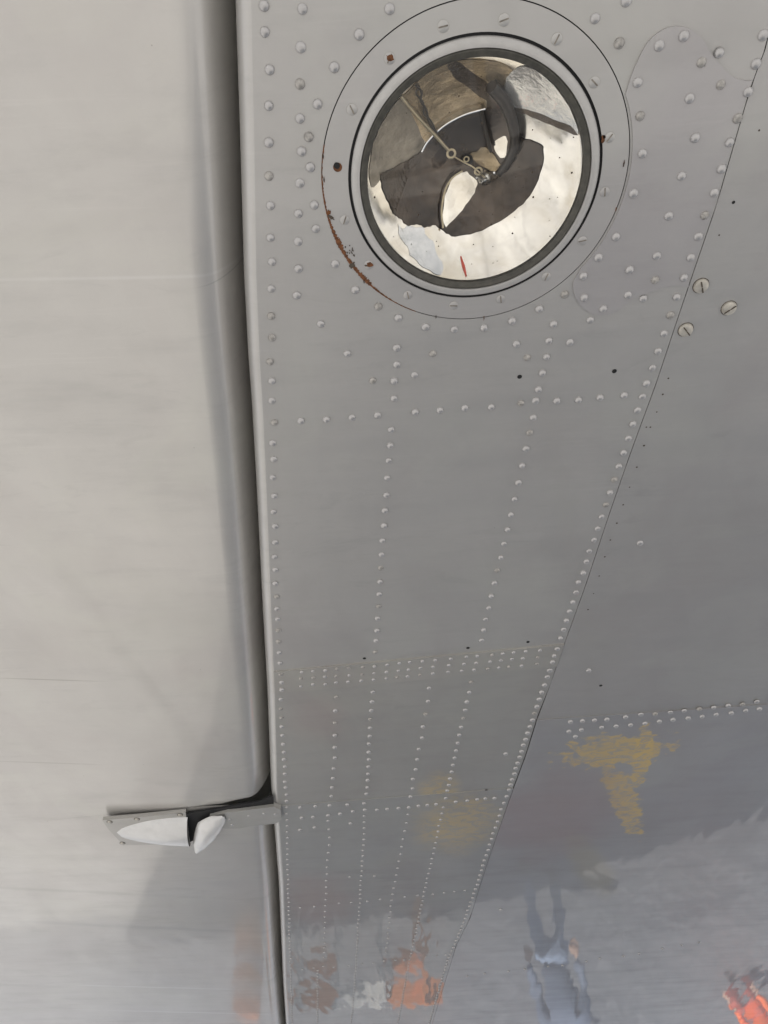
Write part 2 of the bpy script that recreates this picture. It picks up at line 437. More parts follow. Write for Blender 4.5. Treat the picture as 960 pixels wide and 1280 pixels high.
# ---------------------------------------------------------------- rivets
def dome(name, r, h, m, n=12):
    prof = [(r, .0), (r * .95, -h * .40), (r * .66, -h * .82), (0, -h)]
    bm = lathe_bm(0, 0, prof, n)
    me = bpy.data.meshes.new(name); bmesh.ops.recalc_face_normals(bm, faces=bm.faces); bm.to_mesh(me); bm.free()
    for p in me.polygons: p.use_smooth = True
    me.materials.append(m); return me
RV = {'main': dome('rivet', .0055, .0040, M['rivet']), 'big': dome('rivet_large', .0063, .0044, M['rivet']), 'small': dome('rivet_small', .0042, .0030, M['rivet'])}
M['rivet_old'] = plain('rivet_worn', (.34, .325, .30), .42, .35, .35, 240, .2, .3, .0004)
RW = {}
for q_ in RV:
    me_ = RV[q_].copy(); me_.materials[0] = M['rivet_old']; RW[q_] = me_
rivets = []                                # (x, y, kind, host, proud)
def rv(pts, kind='main', host=None, proud=0.0):
    for x, y in pts: rivets.append((x, y, kind, host or main, proud))
def run(line, ya, yb, pitch=.0352, kind='main', host=None, proud=0.0, jit=.0016):
    """rivets at a constant real pitch along a pixel polyline"""
    y = ya; last = W(lerp_line(line, y), y); out = [(lerp_line(line, y), y)]
    while y < yb:
        y += .25; p = W(lerp_line(line, y), y)
        if (p - last).length >= pitch: out.append((lerp_line(line, y) + random.uniform(-.5, .5) , y)); last = p
    rv(out, kind, host, proud)

# edge column
rv([(330, 7), (331, 40), (337, 87), (336, 132), (336, 178), (336, 220), (338, 257), (338, 297), (340, 327), (339, 361), (339, 395), (340, 422), (337.5, 452), (340, 476), (340, 501), (343, 528), (341, 554), (342, 574), (341, 597), (343, 620), (342, 640), (344, 658), (344, 678), (343, 696), (344, 712), (344, 729), (346, 746), (346, 761), (347, 774), (348, 788), (348, 802), (349, 816), (350, 829)])
rv([(351, 843), (352, 853), (352, 862)], 'main', strap, .0028)
rv([(351, 874), (351, 886), (352, 897), (352, 908), (353, 919), (354, 930), (355, 940), (355, 949), (356, 958), (356, 967), (356, 977), (357, 984), (358, 993), (358, 1001)], 'main', mid)
run([(358, 1009), (361, 1130), (365, 1270), (367, 1330)], 1009, 1330, .035, 'small', low, .0016)
# round the landing light
rv([(378, 11), (376, 59), (375, 105), (375, 148), (377, 189), (375, 229), (386, 171), (388, 209), (397, 130), (418, 84), (449, 43), (487, 11), (393, 256), (395, 286), (373, 267), (372.5, 302), (373, 336), (371, 369), (419, 330), (444, 362), (473, 383), (498, 397), (401, 405), (434, 442), (532, 409), (541, 442), (496, 435), (496, 456), (518, 469), (466, 476), (492.5, 476), (492.5, 498), (568, 412), (605, 410), (640, 401), (674, 386), (706, 368), (645.5, 430), (692, 405), (686, 426), (712.5, 428), (659, 447), (683, 446), (678, 466), (673, 487)])
rv([(376, 526), (408, 524), (440, 522), (472, 519), (519, 515), (550, 513), (581, 510), (614, 509), (651, 504), (669.5, 501), (696, 501), (723, 500), (750, 497), (780, 494)])
rv([(489, 537), (488, 557), (486, 576), (484, 597.5), (483, 619), (481, 638), (480, 657), (478, 676), (477, 693.5), (476, 710), (475, 727), (474, 743), (473, 758), (472, 773), (471, 788), (470, 801), (469, 815)])
rv([(666.5, 522), (662, 541), (657.5, 561), (652.5, 582), (648, 603.5), (643, 624), (638.5, 643.5), (634.5, 662), (630, 680), (626, 697), (621.5, 713), (618, 729), (614, 745), (611, 760), (607, 774), (604.5, 787.5), (602, 800.5)])
# patch and right of the light
PT = [(824, 57), (855, 45), (877, 78), (899, 66), (901, 106), (862, 123), (935, 115), (869, 172), (922, 148), (912, 178), (852, 220), (902, 211), (893, 241), (836, 270), (881, 269), (873, 296), (863.5, 322), (855, 347), (821, 320), (787, 337), (819, 350), (797, 103), (800, 145), (803, 192), (792, 242), (770, 296), (748, 322), (729, 345), (730, 372), (754, 386), (785, 369)]
EXTRA = [(783, 1), (744, 23), (774, 54), (945, 80), (954, 44), (804, 373), (738, 400), (846, 371), (838, 394), (830, 417), (822.5, 439), (815.5, 460), (808, 479), (803, 496), (797, 513), (791, 530), (785.5, 548), (779.5, 566), (773.5, 583), (768, 599.5), (762.5, 615.5), (757.5, 631), (752, 646), (747, 661), (742.5, 675), (736.5, 689), (733, 702), (729, 716), (723, 727.5), (720, 740.5), (716, 752.5), (712, 764), (708, 775.5), (704.5, 787), (700.5, 797.5)]
rv(EXTRA)
rv([(696.5, 811), (692.5, 819.5), (690.5, 827.5)], 'main', strap, .0028)
rv([(687, 838), (684, 846), (680.5, 856), (677, 865), (674, 874), (671, 883), (668, 891.5), (665.5, 900), (662.5, 908), (659.5, 916), (657, 924), (654, 931), (652, 939), (649.5, 946), (647, 953.5), (644.5, 960), (643, 967), (640, 974), (638, 980.5)], 'big', mid)
run([(636, 987), (634, 992), (629.5, 1003), (617, 1040), (605, 1077), (595, 1110), (575, 1165), (560, 1200), (545, 1250), (535, 1285), (520, 1335)], 987, 1330, .0352, 'main', low, .0016)
# strap rows
rv([(377, 840), (391, 839), (406.5, 838), (421, 836), (436, 835), (453.5, 834), (468, 833), (484, 831), (499, 829), (512, 827.5), (528, 826.5), (544, 825), (563.5, 823.5), (583, 821), (596.5, 820), (615, 818.5), (628.5, 817), (642, 815.5), (657, 814), (675, 813),
    (376, 848), (391.5, 847), (406, 846), (420, 845), (436.5, 844), (452.5, 843), (467.5, 841.5), (483, 840), (498, 838.5), (510.5, 837), (525.5, 835), (541, 833.5), (561, 831.5), (580, 830), (595, 828.5), (612.5, 827), (626, 825.5), (640, 824), (653.5, 823), (672, 821.5),
    (376, 858), (391, 855.5), (406.5, 855), (420, 853), (435, 852), (451.5, 851), (467, 849.5), (483, 848), (496, 846.5), (509.5, 845.5), (525, 843.5), (541, 842), (560, 840), (577, 838.5), (592.5, 837), (609.5, 836), (623.5, 834.5), (636, 833.5), (652, 832), (671, 830)], 'small', strap, .0028)
# below the strap
rv([(420, 871), (419, 888), (418.5, 903.5), (418.5, 919), (418.5, 934), (418.5, 947), (417, 960.5), (416, 972.5), (415, 984), (414, 995),
    (466, 865), (465, 877), (464, 888), (463, 899), (462.5, 909.5), (462, 920), (461, 929.5), (461, 940), (461, 949), (460.5, 958), (460, 967), (459.5, 975), (459, 984), (458, 992),
    (536, 860), (535, 876.5), (532, 892.5), (528.5, 908), (527.5, 922), (523.5, 936), (521.5, 949), (519.5, 961.5), (516, 973.5), (515.5, 985.5), (513, 995.5),
    (589, 852.5), (586.5, 865), (583.5, 877), (581.5, 887.5), (579, 898), (576.5, 908.5), (574, 918.5), (572, 928.5), (570, 938), (568, 947), (566, 956), (564.5, 964.5), (562.5, 973), (561, 981), (559, 988)], 'main', mid)
rv([(632, 942)], 'big', mid)
rv([(557, 997.5), (569.5, 1002), (584, 1000.5), (596.5, 999), (606.5, 998), (618, 997.5), (545, 1005), (534, 1006), (523, 1007), (511, 1009), (498, 1010), (484, 1011), (471, 1012), (456, 1012), (441, 1014), (425, 1017), (410, 1019), (391, 1021), (377, 1022),
    (455, 1004), (434, 1005.5), (412, 1006.5), (394, 1007.5), (375, 1009), (375, 1037), (393, 1034), (438, 1029)], 'main', low, .0016)
run([(410, 1026), (412, 1047), (411, 1060), (408, 1100), (406, 1150), (405, 1200)], 1026, 1200, .049, 'small', low, .0016)
run([(397, 1213), (397, 1330)], 1213, 1320, .035, 'small', low, .0016)
run([(455, 1020), (455, 1045), (453, 1072), (447, 1170), (445, 1210), (440, 1270), (436, 1320)], 1020, 1325, .035, 'small', low, .0016)
run([(510, 1017), (504, 1049), (499, 1076), (490, 1120), (487, 1150), (482, 1195)], 1018, 1195, .049, 'small', low, .0016)
run([(554, 1009), (545, 1049), (539.5, 1075), (529, 1120), (520, 1165), (512, 1200), (500, 1265), (492, 1310)], 1009, 1325, .035, 'small', low, .0016)
rv([(375, 1134.5), (393, 1133), (424, 1129), (439, 1128), (459, 1126.5), (475, 1124), (506, 1121), (522, 1119), (541, 1117.5), (555, 1116), (568, 1114.5), (581, 1113),
    (378, 1212), (392, 1210), (404, 1208), (417, 1209), (436, 1207), (453, 1205), (467, 1204), (480, 1201), (494, 1200), (505, 1200), (533, 1196), (546, 1195), (557, 1193.5), (437, 1096), (468, 1095)], 'small', low, .0016)
# right panels
rv([(800, 679), (736, 838)], 'big', rp)
rv([(713, 902), (728, 901), (743, 900), (758.5, 899), (782, 896), (801, 893), (819, 892), (838, 890), (855, 888), (874, 886), (892, 884), (910, 881.5), (928, 880), (946, 877), (965, 875), (983, 873),
    (711, 914), (726.5, 912), (719, 920.5), (752, 909), (770, 907.5), (788, 906), (806, 904), (824, 901.5), (841, 899.5), (860, 897.5), (877.5, 895.5), (895, 893), (914, 891), (932, 888), (949, 886), (967, 884)], 'big', rl, .0018)
rv([(584, 1220), (606, 1217), (636, 1214), (656, 1211.5), (685, 1208), (703, 1207), (733, 1202), (750, 1198), (779, 1195), (799, 1192), (828, 1186), (852, 1181.5), (874, 1178), (626, 1137)], 'main', rl, .0018)

# ---------------------------------------------------------------- patch plate with the wavy edges
up = smooth_line([(782, 118), (792, 88), (808, 56), (826, 39), (845, 33), (864, 37), (879, 50), (890, 68), (905, 86), (918, 97), (934, 101), (941, 100)], 6)
dn = smooth_line([(861, 359), (845, 357), (828, 360), (812, 366), (796, 371), (786, 378), (772, 389), (755, 394), (740, 392), (727, 383), (720, 373), (717, 362), (717, 352), (722, 343)], 6)
rgt = [(lerp_line(SEAM, y) - 2.5, y) for y in (118, 160, 200, 240, 280, 320, 350)]
arc = []
pa, pb = W(722, 343), W(782, 118)
a0 = math.atan2(pa.y - LC.y, pa.x - LC.x); a1 = math.atan2(pb.y - LC.y, pb.x - LC.x)
arc = [Vector((LC.x + (LR + .003) * math.cos(a0 + (a1 - a0) * i / 24), LC.y + (LR + .003) * math.sin(a0 + (a1 - a0) * i / 24), ZW - .0019)) for i in range(1, 24)]
lp = [W(x, y, .0019) for x, y in up + rgt + dn] + arc
patch = from_bm('skin_patch', sheet_bm([lp], .0018), M['patch'], wing); patch['label'] = 'wavy edged doubler beside the landing light'
rv(PT, 'main', patch, .0019)

# place the rivets: the 300 that show largest as objects, the rest as one joined part
def px_size(x, y): return -(R @ Vector(((x - 480) / F, (y - 640) / F, 1))).z
order = sorted(range(len(rivets)), key=lambda i: px_size(rivets[i][0], rivets[i][1]))
inframe = [i for i in order]
rest = bmesh.new()
for rank, i in enumerate(inframe):
    x, y, kind, host, proud = rivets[i]
    p = W(x, y, proud); p.z = ZW - proud + .0001
    sc = random.uniform(.94, 1.05); tl = (random.uniform(-.09, .09), random.uniform(-.09, .09), random.uniform(0, 6.28))
    if rank < 300:
        o = bpy.data.objects.new('rivet', (RW if random.random() < .16 else RV)[kind]); C.objects.link(o); o.parent = host
        o.location = p; o.rotation_euler = tl; o.scale = (sc, sc, sc * random.uniform(.72, 1.12))
    else:
        me = RV[kind].copy(); mt = Matrix.Translation(p) @ Matrix.Diagonal((sc, sc, sc, 1)); me.transform(mt); rest.from_mesh(me); bpy.data.meshes.remove(me)
ro = from_bm('far_rivets', rest, M['rivet'], wing, True); ro['kind'] = 'stuff'
print('rivets', len(rivets))

# ---------------------------------------------------------------- door ring of the landing light, its screws
def rel(r): return LR * r
door = from_bm('door_ring', sheet_bm([ring_pts(LC.x, LC.y, LR - .0006, ZW - .0003, 128), ring_pts(LC.x, LC.y, rel(.829), ZW - .0003, 128)], TH), M['ring'], wing)

def screw(x, y, r, proud, host, rusty=False, rot=None, h=.0006, flat=True):
    p = W(x, y, proud); rot = random.uniform(0, 3.14) if rot is None else rot
    bm = lathe_bm(p.x, p.y, [(r, p.z + .0003), (r, p.z - h * .5), (r * .9, p.z - h), (0, p.z - h * (1.0 if flat else 1.6))], 20)
    s = from_bm('screw', bm, M['rust'] if rusty else (M['ring'] if flat else M['screw']), host, True, 35)
    d = Vector((math.cos(rot), math.sin(rot), 0)); q = Vector((-d.y, d.x, 0))
    zt = p.z - h * (1.05 if flat else 1.5); L = r * .85; wd = r * (.13 if flat else .085)
    bs = bmesh.new(); v = [bs.verts.new(Vector((p.x, p.y, zt - .00025)) + d * a * L + q * b * wd) for a, b in ((-1, -1), (1, -1), (1, 1), (-1, 1))]
    f = bs.faces.new(v); ex = bmesh.ops.extrude_face_region(bs, geom=[f])
    for vv in [e for e in ex['geom'] if isinstance(e, bmesh.types.BMVert)]: vv.co.z += .0004
    from_bm('slot', bs, M['slot'] if not flat else M['faint'], s)
    # fine dirt ring round the head
    from_bm('rim', lathe_bm(p.x, p.y, [(r * 1.02, p.z - .0001), (r * 1.10, p.z - .00012)], 20), M['slot'] if not flat else M['strap'], s)
    return s
RS = .0058
for x, y, ru in [(487, 73, 1), (440, 137, 0), (554, 33, 0), (630, 25, 0), (696, 49, 0), (743, 103, 0), (762, 172, 0), (756, 240, 0), (431, 275, 0), (461, 331, 1), (510, 369, 0), (567, 382, 0), (626, 374, 0), (683, 346, 0), (728, 301, 0)]:
    screw(x, y, RS, .0003, door, False)
    if ru:
        p = W(x + 1, y, .0011); bm = bmesh.new()
        vs = [bm.verts.new((p.x + RS * (.75 + random.uniform(-.3, .25)) * math.cos(a), p.y + RS * .55 * (1 + random.uniform(-.3, .3)) * math.sin(a), p.z - .0002)) for a in [k * .5 for k in range(12)]]
        bm.faces.new(vs); from_bm('rust_scale', bm, M['rust'], door)
# open rusty screw hole on the left of the ring
p = W(422, 209, .0006)
from_bm('screw_hole', lathe_bm(p.x, p.y, [(.0052, p.z - .0002), (0, p.z - .00025)], 20), M['rust'], door)
p = W(421, 207, .0009); from_bm('screw_hole_core', lathe_bm(p.x, p.y, [(.0036, p.z - .0002), (0, p.z - .00025)], 16), M['hole'], door)
# the three big slotted fasteners
for x, y, a in [(876, 357, 1.2), (911, 385, -.65), (857, 412, .85)]:
    screw(x, y, .0098, .0002, rp, False, -a if False else a, .0036, False)

# rust creeping along the lower-left edge of the ring
bm = bmesh.new()
aL = [math.atan2(W(x, y).y - LC.y, W(x, y).x - LC.x) for x, y in [(403, 180), (403, 235), (412, 278), (425, 305), (441, 331), (455, 348), (472, 362), (520, 388)]]
aL = [a % (2 * math.pi) for a in aL]
wid = [.0008, .0011, .0018, .0038, .0024, .0042, .0016, .0005]
N_ = 160; rows = []
for i in range(N_ + 1):
    t = i / N_ * (len(aL) - 1); k = min(int(t), len(aL) - 2); f = t - k
    a = aL[k] + (aL[k + 1] - aL[k]) * f; wv = (wid[k] + (wid[k + 1] - wid[k]) * f) * random.uniform(.5, 1.35)
    rows.append([bm.verts.new((LC.x + (LR + q) * math.cos(a), LC.y + (LR + q) * math.sin(a), ZW - .0007 - e)) for q, e in ((-wv, 0), (0, .0004), (wv * .45, 0))])
for a, b in zip(rows, rows[1:]):
    for k in range(2): bm.faces.new((a[k], a[k + 1], b[k + 1], b[k]))
from_bm('rust_line', bm, M['rust'], door)

def fleck(x, y, rx, ry, rot, m):
    p = W(x, y, .0012); b_ = bmesh.new(); vs = []
    for k in range(14):
        a = 2 * math.pi * k / 14; q = random.uniform(.55, 1.25); u, v = rx * q * math.cos(a), ry * q * math.sin(a)
        vs.append(b_.verts.new((p.x + u * math.cos(rot) - v * math.sin(rot), p.y + u * math.sin(rot) + v * math.cos(rot), p.z)))
    f = b_.faces.new(vs); ex = bmesh.ops.extrude_face_region(b_, geom=[f])
    for vv in [e for e in ex['geom'] if isinstance(e, bmesh.types.BMVert)]: vv.co.z += .0006
    from_bm('rust_scale', b_, M[m], door)
fleck(414, 272, .0045, .0020, .7, 'slot'); fleck(411, 266, .0022, .0035, .2, 'rust'); fleck(440, 332, .0030, .0055, .6, 'slot')
fleck(423, 302, .0020, .0045, .4, 'rust'); fleck(461, 332, .0045, .0016, .1, 'slot'); fleck(754, 174, .0022, .0045, .1, 'rust')
fleck(755, 171, .0018, .0018, 0, 'hole'); fleck(486, 72, .0030, .0014, .7, 'rust')
for _ in range(16): fleck(random.uniform(430, 445), random.uniform(307, 322), .0007, .0009, 0, 'slot')
for _ in range(24): fleck(*random.choice([(404, 195), (405, 225), (408, 250), (413, 285), (455, 352), (495, 381), (545, 396), (780, 205), (770, 262), (605, 398)]), .0006, random.uniform(.001, .004), 0, random.choice(['rust', 'slot']))
# small black holes
for x, y, r in [(649.5, 471, .0034), (768, 464, .0034), (455.5, 823, .0034), (585, 810, .0036), (660, 802.5, .0034), (443, 1008, .0034), (543, 994, .0038), (608, 988, .0038), (751, 857, .0036), (440, 1120, .003), (522, 1113, .003), (573, 1110, .0035), (917, 253, .002), (755, 173, .0026), (762, 940, .004), (658, 1122, .005), (697, 1114, .004), (705, 1107, .003)]:
    p = W(x, y, .0013 if y > 870 else .0004)
    from_bm('drain_hole', lathe_bm(p.x, p.y, [(r, p.z), (0, p.z - .00005)], 14), M['hole'], main if y < 805 else mid if y < 990 else low)
for x, y in [(835.5, 473), (828.5, 493), (821, 515), (808, 534), (805, 557), (796, 584), (787, 609), (779, 631), (771, 654), (763, 675), (756, 696), (749, 720), (742, 742), (735, 762), (899, 294), (949, 163), (813, 534)]:
    p = W(x, y, .0003); r = random.uniform(.0011, .0018)
    from_bm('plugged_hole', lathe_bm(p.x, p.y, [(r, p.z), (0, p.z - .0001)], 8), M['slot'], rp)

# ---------------------------------------------------------------- landing light
lamp = empty('landing_light', (LC.x, LC.y, ZW), wing)
def lobj(name, bm, m, smooth=True, angle=40): return from_bm(name, bm, m, lamp, smooth, angle)
g0, g1, g2 = rel(.810), rel(.752), rel(.703)
lobj('bezel', lathe_bm(LC.x, LC.y, [(g0, ZW + .012), (g0, ZW - .001), (g0 - .0012, ZW - .0026), (g1 + .004, ZW - .0050), (g1 + .0005, ZW - .0046), (g1, ZW - .002), (g1, ZW + .012)], 128, True), M['bezel'])
lobj('gasket', lathe_bm(LC.x, LC.y, [(g1 - .0002, ZW + .010), (g1 - .0002, ZW - .0030), (g1 - .002, ZW - .0042), ((g1 + g2) / 2, ZW - .0036), (g2 + .0012, ZW - .0028), (g2, ZW - .0006), (g2, ZW + .010)], 128, True), M['gasket'])
# clear cover glass
n = NT('cover_glass')
gl = n.new('ShaderNodeBsdfGlossy'); gl.inputs['Roughness'].default_value = .02
tr = n.new('ShaderNodeBsdfTransparent'); tr.inputs[0].default_value = (.98, .975, .95, 1)
fr = n.new('ShaderNodeFresnel'); fr.inputs[0].default_value = 1.5
mx = n.new('ShaderNodeMixShader'); n.set(mx.inputs[0], fr.outputs[0]); n.set(mx.inputs[1], tr.outputs[0]); n.set(mx.inputs[2], gl.outputs[0])
n.set(n.out.inputs[0], mx.outputs[0]); M['glass'] = n.m
gp = [(g2 + .0008, ZW - .0012)] + [(g2 * k, ZW - .0012 - .010 * (1 - k * k)) for k in (.97, .9, .8, .65, .5, .35, .2, .1, 0)]
lobj('cover_glass', lathe_bm(LC.x, LC.y, gp, 128), M['glass'])
# reflector bowl
n = NT('polished_reflector')
bz = n.noise(14, n.pos, 5, .6, 1.0)
n.set(n.b.inputs['Base Color'], n.mix(n.ramp(bz, [(.4, 0), (.7, 1)]), (.96, .93, .87), (.74, .68, .57)))
n.b.inputs['Metallic'].default_value = 1; n.set(n.b.inputs['Roughness'], n.ramp(bz, [(.3, .08), (.7, .22)]))
n.set(n.b.inputs['Normal'], n.bump(n.noise(9, n.pos, 3), .35, .006)); M['mirror'] = n.m
bd = .075
lobj('reflector', lathe_bm(LC.x, LC.y, [(g2 + .001, ZW + .0005), (g2 + .001, ZW + .003)] + [(g2 * k, ZW + .003 + bd * (1 - k * k)) for k in (.95, .85, .75, .65, .55, .45, .36, .28, .2, .12, .05)], 96), M['mirror'])
lobj('socket', lathe_bm(LC.x, LC.y, [(g2 * .05, ZW + .085), (g2 * .05, ZW + .070), (g2 * .03, ZW + .068), (0, ZW + .068)], 32), M['dark'])


def LP(x, y, d): return W(x, y, -d)
def BP(x, y, off):
    """point seen at pixel x, y on the bowl, off metres in front of it"""
    d = .04
    for _ in range(40):
        p = W(x, y, -d); k = min(1, ((p.x - LC.x) ** 2 + (p.y - LC.y) ** 2) ** .5 / g2)
        d += .6 * ((.003 + bd * (1 - k * k)) - off - d)
    return W(x, y, -max(d, .0005))
def bowl_piece(name, pts, off, m, smooth=5, jag=0.0):  # thin plate on the bowl, shaped like something mirrored there
    px = smooth_line(pts + [pts[0]], smooth)[:-1] if smooth > 1 else pts
    px = [(x + random.uniform(-jag, jag), y + random.uniform(-jag, jag)) for x, y in px]
    bm = bmesh.new(); vs = [bm.verts.new((x, y, 0)) for x, y in px]
    ed = [bm.edges.new((vs[i], vs[(i + 1) % len(vs)])) for i in range(len(vs))]
    bmesh.ops.triangle_fill(bm, use_beauty=True, edges=ed, normal=(0, 0, 1))
    for _ in range(3):
        lg = [e for e in bm.edges if (e.verts[0].co - e.verts[1].co).length > 9]
        if not lg: break
        bmesh.ops.subdivide_edges(bm, edges=lg, cuts=1, use_grid_fill=True)
        bmesh.ops.triangulate(bm, faces=bm.faces)
    for v in bm.verts: v.co = BP(v.co.x, v.co.y, off)
    ex = bmesh.ops.extrude_face_region(bm, geom=list(bm.faces))
    for v in [g for g in ex['geom'] if isinstance(g, bmesh.types.BMVert)]: v.co.z += .0004
    return lobj(name, bm, m, False)
M['dark_refl'] = plain('dark_reflection', (.075, .058, .045), .20, .7, .75, 17, .5, .6, .004)  # dark part of the bowl's mirror image, put into the colour
M['grey_refl'] = plain('grey_reflection', (.30, .27, .225), .35, .6, .3, 55, .5, .2, .003)  # grey of the mirrored surroundings as a colour
M['tan'] = plain('tan_reflection', (.46, .37, .25), .25, .75, .5, 28, .5, .2, .003)  # tan of the mirrored ground put into the colour
M['brass'] = plain('dull_brass', (.50, .43, .30), .3, .7, .2, 80, .2)
M['cable'] = plain('cable_black', (.035, .030, .026), .4, 0, .3, 90, .3)
M['pale'] = plain('sky_reflection', (.72, .76, .82), .16, .75, .38, 16, .4, .5, .005)  # bluish white of the mirrored sky, painted as a colour
M['chrome'] = plain('chrome', (.85, .86, .88), .12, 1.0, .05, 30, .1)
M['red'] = plain('red_mark', (.60, .10, .07), .6)
bowl_piece('bowl_reflection', [(463, 200), (470, 170), (483, 146), (503, 122), (516, 146), (530, 172), (523, 192), (492, 212), (478, 217), (473, 228), (465, 234), (461, 216)], .0006, M['grey_refl'], 3, .8)  # grey area of the mirror image, built as a plate
bowl_piece('bowl_reflection', [(505, 119), (530, 95), (556, 80), (590, 74), (618, 77), (640, 86), (634, 96), (626, 112), (607, 120), (607, 136), (580, 142), (556, 157), (533, 178), (518, 148)], .0008, M['tan'], 3, .6)  # plate coloured like the ground mirrored in the bowl
bowl_piece('cable_shadow', [(557, 79), (572, 77), (589, 90), (610, 104), (622, 107), (622, 124), (606, 125), (586, 110), (568, 97)], .0014, M['dark_refl'], 3, .9)  # painted shadow of the cable across the bowl
bowl_piece('dark_reflection', [(476, 219), (484, 213), (505, 203), (526, 190), (536, 176), (554, 158), (582, 143), (607, 137), (607, 120), (622, 108), (629, 123), (639, 141), (648, 162), (652, 174), (673, 179), (679, 193), (674, 218), (661, 246), (642, 264), (618, 280), (589, 292), (565, 294), (552, 286), (543, 281), (533, 284), (522, 280), (511, 282), (502, 273), (494, 268), (489, 257), (480, 240)], .0020, M['dark_refl'], 4, 1.0)  # dark reflection in the bowl, built as a coloured plate
bowl_piece('bright_reflection', [(563, 223), (572, 217), (583, 215), (596, 225), (595, 236), (586, 250), (573, 268), (557, 283), (554, 268), (557, 246)], .0032, M['mirror'], 3, 1.2)  # mirror piece that reopens a bright reflection inside the dark shape
bowl_piece('bright_reflection', [(618, 176), (633, 170), (632, 194), (625, 197), (618, 186)], .0032, M['mirror'], 3, .7)
bowl_piece('tan_patch', [(586, 193), (597, 189), (607, 183), (618, 196), (628, 211), (616, 214), (606, 210), (596, 204)], .0040, M['tan'], 2, 1.2)  # tan patch laid over the dark shape
bowl_piece('bright_reflection', [(633, 97), (642, 88), (656, 83), (678, 94), (699, 115), (716, 144), (723, 168), (713, 160), (700, 158), (688, 153), (664, 141), (642, 135), (632, 122)], .0010, M['pale'], 3, .5)  # painted sky reflection at the upper right of the bowl
bowl_piece('bright_reflection', [(497, 281), (505, 286), (510, 281), (520, 285), (529, 284), (533, 296), (541, 301), (546, 318), (555, 332), (550, 343), (538, 338), (525, 330), (513, 318), (509, 308), (500, 297)], .0010, M['pale'], 3, 1.0)  # painted sky reflection at the lower left
bowl_piece('reflection_line', [(642, 134), (664, 139), (690, 149), (712, 158), (723, 170), (712, 166), (690, 157), (664, 146), (645, 139)], .0016, M['dark_refl'], 3, .9)  # dark line within the painted sky reflection
def bend(pts, d0, d1, n=5):
    q = smooth_line(pts, n); return [BP(x, y, d0 + (d1 - d0) * i / (len(q) - 1)) for i, (x, y) in enumerate(q)]
lobj('strut', tube_bm(bend([(501, 120), (520, 143), (541, 166), (560, 187)], .006, .020), .0021, 10), M['brass'])
def loop(x, y, r, off, tr, m):
    c = BP(x, y, off); pts = [c + Vector((r * math.cos(a), r * math.sin(a), 0)) for a in [k * math.pi / 8 for k in range(17)]]
    lobj('strut_eye', tube_bm(pts, tr, 8), m)
loop(564, 192, .0048, .020, .0016, M['brass']); loop(598, 214, .0042, .016, .0013, M['brass']); loop(583, 199, .003, .016, .0009, M['brass'])
lobj('lead_wire', tube_bm(bend([(520, 107), (527, 115), (526, 125), (533, 138), (536, 152), (544, 165), (548, 172)], .006, .012), .0014, 8), M['cable'])
lobj('lead_wire', tube_bm(bend([(524, 107), (520, 117), (529, 128), (530, 142), (538, 150), (546, 166)], .006, .012), .0010, 8), M['cable'])
lobj('lead_wire', tube_bm(bend([(568, 196), (580, 203), (590, 208), (600, 216), (606, 222)], .014, .018), .0009, 8), M['brass'])
lobj('rim_wire', tube_bm(bend([(527, 190), (534, 178), (545, 166), (560, 154), (582, 143), (607, 136)], .007, .007), .0012, 8), M['chrome'])
lobj('rim_wire', tube_bm(bend([(554, 285), (552, 262), (557, 236), (567, 221), (578, 214)], .008, .008), .0012, 8), M['brass'])
lobj('cable', tube_bm(bend([(614, 108), (628, 124), (638, 145), (643, 168), (641, 188), (632, 206), (622, 218)], .010, .014), [.0075 - .0001 * k for k in range(31)], 12), M['cable'])
lobj('cable', tube_bm(bend([(602, 140), (606, 158), (610, 176), (614, 190)], .009, .012), .0022, 8), M['cable'])
for x, y, r in [(609, 219, .0028), (603, 227, .0018), (618, 216, .002), (596, 222, .0015), (612, 228, .0012)]:
    c = BP(x, y, .016); b_ = bmesh.new(); bmesh.ops.create_icosphere(b_, subdivisions=2, radius=r)
    for v in b_.verts: v.co = v.co * random.uniform(.8, 1.2) + c
    lobj('terminal', b_, M['chrome'])
bc = BP(606, 222, .022); lobj('bulb', lathe_bm(bc.x, bc.y, [(0, bc.z + .012), (.006, bc.z + .010), (.0065, bc.z + .004), (.0085, bc.z - .003), (.006, bc.z - .009), (0, bc.z - .011)], 24), M['glass'])
p0, p1 = BP(576, 320, .002), BP(583, 345, .002)
lobj('red_mark', tube_bm([p0, (p0 + p1) / 2, p1], [.0006, .0018, .0008], 8), M['red'])
for k in range(46):
    a = random.uniform(0, 6.283); q = g2 * math.sqrt(random.random()) * .95; r = random.choice([.0005, .0006, .0008, .0013])
    z = ZW - .0013 - .010 * (1 - (q / g2) ** 2) - .0004
    sp_ = lobj('dirt_speck', lathe_bm(LC.x + q * math.cos(a), LC.y + q * math.sin(a), [(r, z), (0, z - .0002)], 7), M['slot'])

# ---------------------------------------------------------------- hinge on the flap
hinge = empty('hinge', W(240, 1035), wing)
M['fair'] = plain('fairing_paint', (.62, .615, .60), .34, .1, .06, 30, .08, .6)
M['arm'] = paint('arm_paint', (.43, .42, .395), wave=.15)
def hobj(name, bm, m, smooth=False, angle=35): return from_bm(name, bm, m, hinge, smooth, angle)
base = [(128, 1025.5), (180, 1021), (232, 1015.5), (234, 1030), (238, 1054), (200, 1055.5), (154, 1056.5), (149, 1051), (135, 1036)]
hp = hobj('fairing_plate', sheet_bm([[W(x, y, .006) for x, y in base]], .010), M['arm'])
